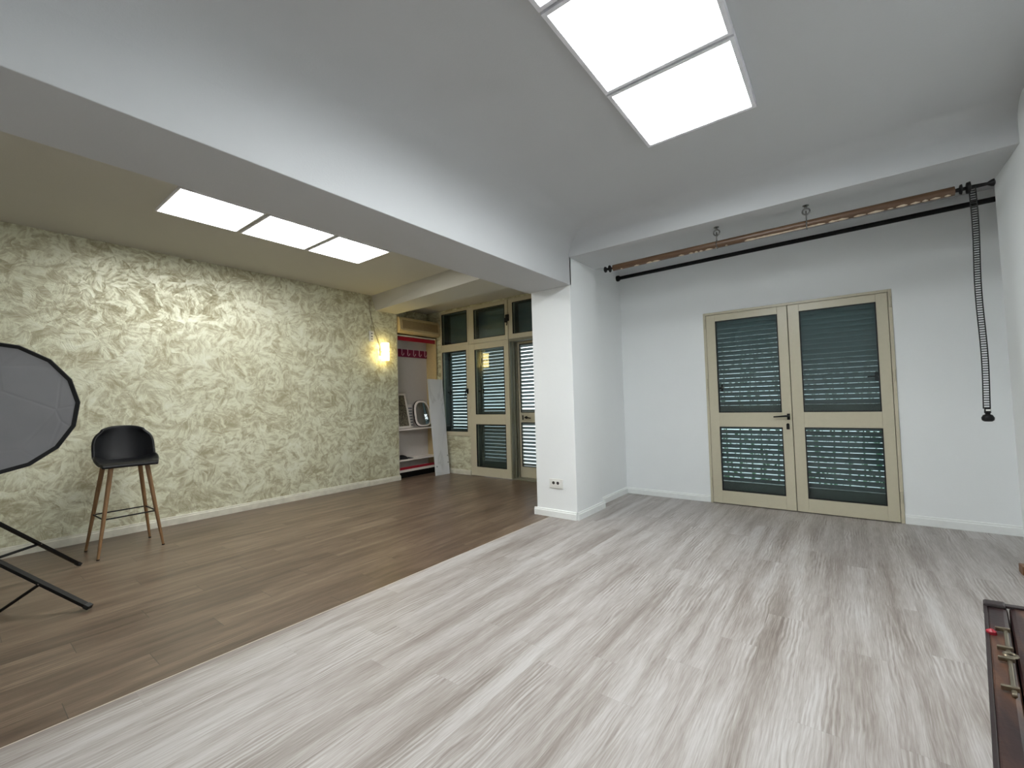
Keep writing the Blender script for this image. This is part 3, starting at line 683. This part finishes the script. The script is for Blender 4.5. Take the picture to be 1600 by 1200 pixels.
build(MB().tube([(px_, py_, .77), (-4.70, .06, .80), (-4.86, .12, .90), (hp.x - .04, hp.y, 1.10), (hp.x, hp.y, 1.24)], .011, 10), 'tilt_arm', M['black'], t, smooth=True)
def stand_leg(F, up, w, mid, brace_to):
    F, up = Vector(F), Vector(up); d = (up - F).normalized(); sd = d.cross(Vector((0, 0, 1))).normalized(); nn = sd.cross(d)
    mb = MB(); q = [F + sd * a * w + nn * b * w * .6 for a, b in ((-1, -1), (1, -1), (1, 1), (-1, 1))]; mb.hexa(q, [p + (up - F) for p in q])
    lg = build(mb, 'leg', M['black'], t, .002)
    mb = MB(); q = [F - d * .004 + sd * a * w * 1.1 + nn * b * w * .75 for a, b in ((-1, -1), (1, -1), (1, 1), (-1, 1))]; mb.hexa(q, [p + d * .03 for p in q]); build(mb, 'rubber_foot', M['gasket'], lg, .002)
    J = F + (up - F) * mid
    build(MB().tube([J, Vector(brace_to)], .0095, 8), 'brace', M['black'], t)
    build(MB().lathe([(-.018, .006), (.018, .006)], J, sd, 8), 'rivet', M['steel'], lg)
stand_leg((-4.905, .693, .016), (px_, py_, .735), .0155, .35, (px_, py_, .24))
stand_leg((-3.779, .581, .018), (px_, py_, .495), .0165, .33, (-4.192, .240, .014))
stand_leg((-4.72, -.78, .016), (px_, py_, .60), .0135, .35, (px_, py_, .10))

# ================================================================== SCONCE, REMOTE, CABLE
t = thing('wall_sconce', 'small lit yellow glass wall sconce by the corner of the plaster wall', 'wall lamp', (XL, 4.215, 2.04))
build(MB().box(XL, XL + .015, 4.165, 4.265, 1.98, 2.10), 'base_plate', M['brass'], t, .003)
mb = MB(); mb.lathe([(0, .055), (.130, .055)], (XL + .075, 4.215, 1.905), (0, 0, 1), 20)
build(mb, 'glass_shade', M['sconce_glass'], t, smooth=True)
mb = MB(); mb.lathe([(0, .055), (.125, .055)], (XL + .075, 4.215, 2.050), (0, 0, 1), 20)
build(mb, 'glass_shade', M['sconce_glass'], t, smooth=True)
build(MB().lathe([(0, .045), (.015, .045)], (XL + .075, 4.215, 2.035), (0, 0, 1), 20).box(XL + .01, XL + .06, 4.205, 4.225, 2.035, 2.05), 'clamp_band', M['brass'], t)
t = thing('wall_remote_control', 'white remote control in a holder on the plaster wall beside the sconce', 'remote control', (XL, 4.01, 2.18))
build(MB().box(XL, XL + .022, 3.975, 4.045, 2.185, 2.35), 'holder', M['plastic'], t, .006)
for z in (2.31, 2.265, 2.225): build(MB().box(XL + .021, XL + .026, 3.995, 4.025, z - .010, z + .010), 'button', M['sil_line'], t, .003)
mb = MB().tube([(XL + .006, 4.00, 2.84), (XL + .006, 3.985, 2.80), (XL + .006, 3.985, 2.68), (XL + .006, 4.02, 2.55), (XL + .006, 4.07, 2.36), (XL + .006, 4.13, 2.22), (XL + .01, 4.18, 2.10)], .0055, 8)
c = tag(build(mb, 'lamp_cable', M['cable'], None, smooth=True, origin=(XL + .006, 4.05, 2.1)), 'thin cable running down the plaster wall from the crossbeam to the sconce', 'cable')
mb = MB().tube([(XL + .004, 4.012, 2.84), (XL + .004, 4.014, 2.36)], .003, 6)
c = tag(build(mb, 'cable', M['cable'], None, origin=(XL + .004, 4.012, 2.36)), 'fine straight wire on the plaster wall above the remote control', 'cable')

# ================================================================== AIR CONDITIONER
t = thing('air_conditioner', 'yellowed air conditioner mounted in the recess above the shelf unit', 'air conditioner', (-5.87, 4.96, 2.385))
y0, y1 = 4.518, 5.400
poly = [(-6.065, y0, 2.385), (-5.765, y0, 2.385), (-5.715, y0, 2.405), (-5.695, y0, 2.44), (-5.712, y0, 2.60), (-5.735, y0, 2.64), (-5.78, y0, 2.655), (-6.065, y0, 2.655)]
build(MB().extrude(poly, (0, y1 - y0, 0)), 'housing', M['ac'], t, .006)
mb = MB(); mb.hexa([(-5.705, y0 + .05, 2.455), (-5.690, y0 + .05, 2.455), (-5.690, y1 - .05, 2.455), (-5.705, y1 - .05, 2.455)], [(-5.720, y0 + .05, 2.595), (-5.705, y0 + .05, 2.595), (-5.705, y1 - .05, 2.595), (-5.720, y1 - .05, 2.595)])
build(mb, 'front_panel', M['ac_dark'], t, .004)
mb = MB(); mb.hexa([(-5.735, y0 + .03, 2.392), (-5.700, y0 + .03, 2.412), (-5.700, y1 - .03, 2.412), (-5.735, y1 - .03, 2.392)], [(-5.740, y0 + .03, 2.402), (-5.692, y0 + .03, 2.424), (-5.692, y1 - .03, 2.424), (-5.740, y1 - .03, 2.402)])
build(mb, 'air_flap', M['ac'], t, .002)

# ================================================================== SHELF UNIT
t = thing('shelf_unit', 'tall narrow white shelf unit with red strips in the wall recess', 'shelf unit', (-5.93, 4.97, 0))
sx0, sx1 = -6.06, -5.80; sy0, sy1 = 4.512, 5.395
build(MB().box(sx0, sx1, sy0, sy0 + .030, .0, 2.36), 'side_panel', M['shelf'], t, .002)
build(MB().box(sx0, sx1, sy1 - .022, sy1, .0, 2.36), 'side_panel', M['ac'], t, .002)
build(MB().box(sx0, sx0 + .012, sy0 + .03, sy1 - .022, .1, 2.36), 'back_panel', M['shelf_back'], t)
build(MB().box(sx0 + .012, sx1, sy0 + .03, sy1 - .022, .782, .806), 'shelf', M['shelf'], t, .0015)
build(MB().box(sx0 + .012, sx1, sy0 + .03, sy1 - .022, .278, .304), 'shelf', M['shelf'], t, .0015)
build(MB().box(sx0 + .012, sx1, sy0 + .03, sy1 - .022, .100, .140), 'bottom_shelf', M['shelf'], t, .0015)
build(MB().box(sx1 - .014, sx1 - .002, sy0 + .03, sy1 - .022, .140, .182), 'red_strip', M['red'], t)
build(MB().box(sx0 + .012, sx1 - .002, sy0 + .03, sy1 - .022, 2.345, 2.36), 'top_panel', M['shelf'], t)
build(MB().box(sx1 - .030, sx1 - .010, sy0 + .03, sy1 - .022, 2.272, 2.335), 'red_strip', M['red'], t)
build(MB().box(sx1 - .06, sx1 - .045, sy0 + .03, sy1 - .022, 0, .10), 'shadow_gap_plinth', M['black'], t)  # set-back board painted black to give the shadow gap under the unit
build(MB().box(sx0 + .012, sx0 + .03, sy0 + .03, sy1 - .022, .235, .278), 'rear_rail', M['trunk_dark'], t)
t = thing('coat_hook_rack', 'magenta coat rack board with five pale hooks at the back of the shelf unit', 'coat rack', (-6.04, 5.1, 2.03))
bx = -6.046
build(MB().box(bx, bx + .018, 4.70, 5.368, 2.028, 2.160), 'board', M['magenta'], t, .003)
for i in range(5):
    y = 4.80 + i * .128
    mb = MB().tube([(bx + .018, y, 2.15), (bx + .030, y, 2.165), (bx + .026, y, 2.11), (bx + .022, y, 2.07), (bx + .045, y, 2.048), (bx + .062, y + .012, 2.07), (bx + .060, y + .016, 2.088)], .0065, 8)
    build(mb, 'hook', M['pink'], t, smooth=True)
# picture frame
def slab(center_bottom, w, h, d, lean, yaw, name, mat, parent, inset=0, off=0.0, bevel=.002):
    """board facing +x, leaning back (towards -x) by lean, rotated by yaw about z"""
    cb = Vector(center_bottom); R = Matrix.Rotation(yaw, 3, 'Z') @ Matrix.Rotation(-lean, 3, 'Y')
    pts = []
    for x in (off, off + d):
        for y, z in ((-w / 2 + inset, inset), (w / 2 - inset, inset), (w / 2 - inset, h - inset), (-w / 2 + inset, h - inset)):
            pts.append(cb + R @ Vector((x, y, z)))
    mb = MB().hexa(pts[:4], pts[4:]); return build(mb, name, mat, parent, bevel)
t = thing('picture_frame', 'white-framed faded picture leaning on the middle shelf', 'picture', (-5.93, 4.70, .806))
lean = .22; cb = Vector((-5.885, 4.715, .810)); R = Matrix.Rotation(.10, 3, 'Z') @ Matrix.Rotation(-lean, 3, 'Y')
def loc(x, y, z): return cb + R @ Vector((x, y, z))
mb = MB(); Wf, Hf, tf = .30, .60, .035
for ya, yb2, za, zb2 in ((-Wf / 2, -Wf / 2 + tf, 0, Hf), (Wf / 2 - tf, Wf / 2, 0, Hf), (-Wf / 2 + tf, Wf / 2 - tf, 0, tf), (-Wf / 2 + tf, Wf / 2 - tf, Hf - tf, Hf)):
    mb.hexa([loc(0, ya, za), loc(.02, ya, za), loc(.02, yb2, za), loc(0, yb2, za)], [loc(0, ya, zb2), loc(.02, ya, zb2), loc(.02, yb2, zb2), loc(0, yb2, zb2)])
build(mb, 'frame', M['shelf'], t, .003)
mb = MB(); a, b = Wf / 2 - tf, Hf - tf
mb.hexa([loc(.002, -a, tf), loc(.010, -a, tf), loc(.010, a, tf), loc(.002, a, tf)], [loc(.002, -a, b), loc(.010, -a, b), loc(.010, a, b), loc(.002, a, b)])
build(mb, 'picture', M['print'], t)
mb = MB()
for cy, cz2, rr2 in ((0.02, .20, .035), (-.01, .42, .03)):
    pts = [loc(.011, cy + rr2 * math.sin(k / 16 * 2 * math.pi) * (1 if k % 2 else .8), cz2 + rr2 * 1.3 * math.cos(k / 16 * 2 * math.pi)) for k in range(17)]
    build(MB().tube(pts, .004, 6), 'ornament', M['trunk_dark'], t)
# oval mirror
t = thing('standing_mirror', 'round-topped mirror with pale rim and black edge leaning on the middle shelf', 'mirror', (-5.9, 5.12, .806))
cb = Vector((-5.875, 5.13, .812)); R = Matrix.Rotation(-.05, 3, 'Z') @ Matrix.Rotation(-.20, 3, 'Y')
def oval(w, h, z0, x, n=40):
    pts = []
    for k in range(n):
        a = 2 * math.pi * k / n; c, s_ = math.cos(a), math.sin(a)
        yy = w / 2 * (abs(c) ** .72) * (1 if c >= 0 else -1); zz = h / 2 * (abs(s_) ** (.9 if s_ > 0 else .42)) * (1 if s_ >= 0 else -1)
        pts.append(cb + R @ Vector((x, yy, z0 + h / 2 + zz)))
    return pts
def ovslab(w, h, z0, x, d, name, mat, parent):
    a, b = oval(w, h, z0, x), oval(w, h, z0, x + d); n = len(a)
    mb = MB(); mb.add(a + b, [tuple(range(n)), tuple(range(n, 2 * n))] + [(i, (i + 1) % n, (i + 1) % n + n, i + n) for i in range(n)]); return build(mb, name, mat, parent)
ovslab(.36, .47, 0, 0, .014, 'backing', M['black'], t)
ovslab(.345, .455, .007, .014, .004, 'edge', M['shelf'], t)
ovslab(.27, .40, .03, .018, .002, 'mirror_glass', M['mirror'], t)
# striped card behind
t = thing('striped_card', 'small card with grey stripes standing between the picture and the mirror', 'card', (-5.98, 4.95, .806))
slab((-5.99, 4.935, .808), .12, .40, .006, .10, 0, 'card', M['shelf'], t)
for i in range(7): slab((-5.99 - i * .0048, 4.935, .84 + i * .048), .10, .022, .002, .10, 0, 'stripe', M['sil_line'], t, off=.0065, bevel=0)
# dark cap
mb = MB(); nn2, mm2 = 14, 8; v = []; f = []
for j in range(mm2 + 1):
    for i in range(nn2):
        a = 2 * math.pi * i / nn2; r = math.sin(math.pi / 2 * (1 - j / mm2)) if j < mm2 else .02
        v.append((-5.90 + .085 * r * math.cos(a) * (1 + .12 * math.sin(3 * a)), 4.665 + (.115 * r * math.sin(a)) * (1 + .15 * math.cos(2 * a)), .305 + .060 * math.sin(math.pi / 2 * j / mm2) * (1 + .15 * math.sin(2 * a + 1))))
for j in range(mm2):
    for i in range(nn2): f.append((j * nn2 + i, j * nn2 + (i + 1) % nn2, (j + 1) * nn2 + (i + 1) % nn2, (j + 1) * nn2 + i))
f.append(tuple(range(nn2)))
mb.add(v, f); mb.hexa([(-5.95, 4.75, .305), (-5.85, 4.75, .305), (-5.84, 4.86, .305), (-5.92, 4.87, .305)], [(-5.95, 4.74, .335), (-5.85, 4.74, .33), (-5.84, 4.86, .312), (-5.92, 4.87, .312)])
tag(build(mb, 'cap', M['blackm'], None, smooth=True, origin=(-5.90, 4.70, .305)), 'crumpled black cap lying on the low shelf', 'cap')

# leaning board
BL, BR = Vector((-5.503, 5.048, .002)), Vector((-5.463, 5.333, .002)); TL, TR = Vector((-5.735, 5.113, 1.639)), Vector((-5.665, 5.392, 1.630))
n = ((BR - BL).cross(TL - BL)).normalized() * .018
if n.x > 0: n = -n
t = thing('leaning_board', 'white marbled shelf board leaning upright beside the shelf unit', 'board', (-5.48, 5.19, 0))
mb = MB().hexa([BL, BR, BR + n, BL + n], [TL, TR, TR + n, TL + n]); build(mb, 'panel', M['marble'], t, .0015)
def bp(u, v): return BL + (BR - BL) * u + (TL - BL) * v
for u, v in ((.93, .19), (.93, .12), (.12, .09)):
    p = bp(u, v); build(MB().lathe([(0, .012), (.006, .012)], p, -n, 12), 'cam_fitting', M['sil_line'], t)
mb = MB()
for pts in (((.18, .80), (.22, .75), (.34, .71), (.36, .69)), ((.35, .13), (.45, .10), (.52, .085))):
    build(MB().tube([bp(*q) - n.normalized() * .0005 for q in pts], .0022, 5), 'scuff_mark', M['sil_line'], t)

# ================================================================== OLD TRUNK, WOOD BLOCK
zt = .50
A0, A1 = Vector((.335, 2.148)), Vector((.170, 1.10)); ex = Vector((.985, .10)).normalized() * .44
B0, B1 = A0 + ex, A1 + ex
t = thing('old_trunk', 'dark brown leather trunk with metal latches in the lower right corner', 'trunk', ((A0.x + B1.x) / 2, (A0.y + B1.y) / 2, 0))
sv = ex.normalized()
def quad(off0, off1, z0, z1, shrink=0.0):
    a, b = A0 + sv * off0, A0 + sv * off1; c, d = A1 + sv * off1, A1 + sv * off0; l = (A1 - A0).normalized() * shrink
    return [(a + l), (b + l), (c - l), (d - l)], z0, z1
def tq(q, name, mat, bev=.004, par=None):
    pts, z0, z1 = q; return build(MB().hexa([(p.x, p.y, z0) for p in pts], [(p.x, p.y, z1) for p in pts]), name, mat, par or t, bev)
lid = tq(quad(0, .055, 0, zt), 'lid', M['trunk'], .012)
body = tq(quad(.058, .44, 0, zt), 'body', M['trunk'], .012)
tq(quad(.002, .438, zt - .004, zt + .006, .0), 'top_edge', M['trunk_dark']) if False else None
u_len = (A1 - A0).normalized()
def strip(off0, off1, s0, s1, z0, z1, name, mat, par, bev=.002):
    P = [A0 + sv * off0 + u_len * s0, A0 + sv * off1 + u_len * s0, A0 + sv * off1 + u_len * s1, A0 + sv * off0 + u_len * s1]
    return build(MB().hexa([(p.x, p.y, z0) for p in P], [(p.x, p.y, z1) for p in P]), name, mat, par, bev)
strip(.0, .44, .004, .030, zt - .002, zt + .006, 'edge_binding', M['trunk_dark'], body)
strip(-.001, .008, .0, 1.05, zt - .004, zt + .003, 'edge_binding', M['trunk_dark'], lid)
strip(-.002, .05, -.003, .045, zt - .03, zt + .010, 'corner_guard', M['trunk_dark'], lid, .006)
for s0, s1 in ((.235, .41), (.44, .64)):
    la = strip(.037, .047, s0, s1, zt, zt + .010, 'latch', M['brass'], body, .003)
    strip(.020, .052, s0 + .01, s0 + .018, zt + .004, zt + .016, 'latch_bar', M['brass'], la)
    strip(.020, .052, s1 - .03, s1 - .021, zt + .004, zt + .016, 'latch_bar', M['brass'], la)
p = A0 + sv * .045 + u_len * .425
build(MB().torus((p.x, p.y, zt + .010), .012, .004, 'Z', 14, 6), 'lock', M['brass'], body, smooth=True)
p = A0 + sv * .15 + u_len * .27
build(MB().lathe([(0, .008), (.006, .007), (.010, .002)], (p.x, p.y, zt), (0, 0, 1), 10), 'stud', M['brass'], body)
p = A0 + sv * .012 + u_len * .27
build(MB().lathe([(0, .012), (.008, .011), (.014, .003)], (p.x, p.y, zt), (0, 0, 1), 10), 'red_button', M['red'], lid)
tag(build(MB().box(.853, .895, 4.27, 4.36, 0, .055), 'wood_block', M['block'], None, .003, origin=(.86, 4.31, 0)), 'small brown wood block on the floor against the right wall', 'wood block')

# ================================================================== OUTSIDE: ground slab added to bounce daylight, and hedge glimpsed through the louvres
struct(MB().box(-14, 8, 5.66, 16, -0.16, -0.06), 'ground', simple('bounce_slab', (170, 172, 168), 0.8), 'pale ground slab added outside the shuttered doors to bounce daylight', 'ground')
rg = random.Random(11); hb = MB()
for i in range(7500):
    x = rg.uniform(-2.6, 1.5); y = 7.0 + rg.gauss(0, .16); z = rg.uniform(.0, 2.7)
    a = rg.uniform(.018, .036); d = Vector((rg.gauss(0, 1), rg.gauss(0, .6), rg.gauss(0, 1))).normalized(); e = d.cross(Vector((rg.gauss(0, 1), rg.gauss(0, 1) + 1.2, rg.gauss(0, 1)))).normalized()
    c = Vector((x, y, z)); hb.add([c - d * a, c + e * a * .5, c + d * a, c - e * a * .5], [(0, 1, 2, 3)])
for i in range(26):
    x = -2.5 + i * .155; hb.tube([(x, 7.0, -.06), (x + rg.gauss(0, .04), 7.0, 1.2), (x + rg.gauss(0, .1), 7.02, 2.5)], [.012, .009, .005], 6)
tag(build(hb, 'hedge', M['leaf'], None, origin=(-.5, 7.0, -.06)), 'leafy garden hedge glimpsed through the shutters of the double door', 'hedge')
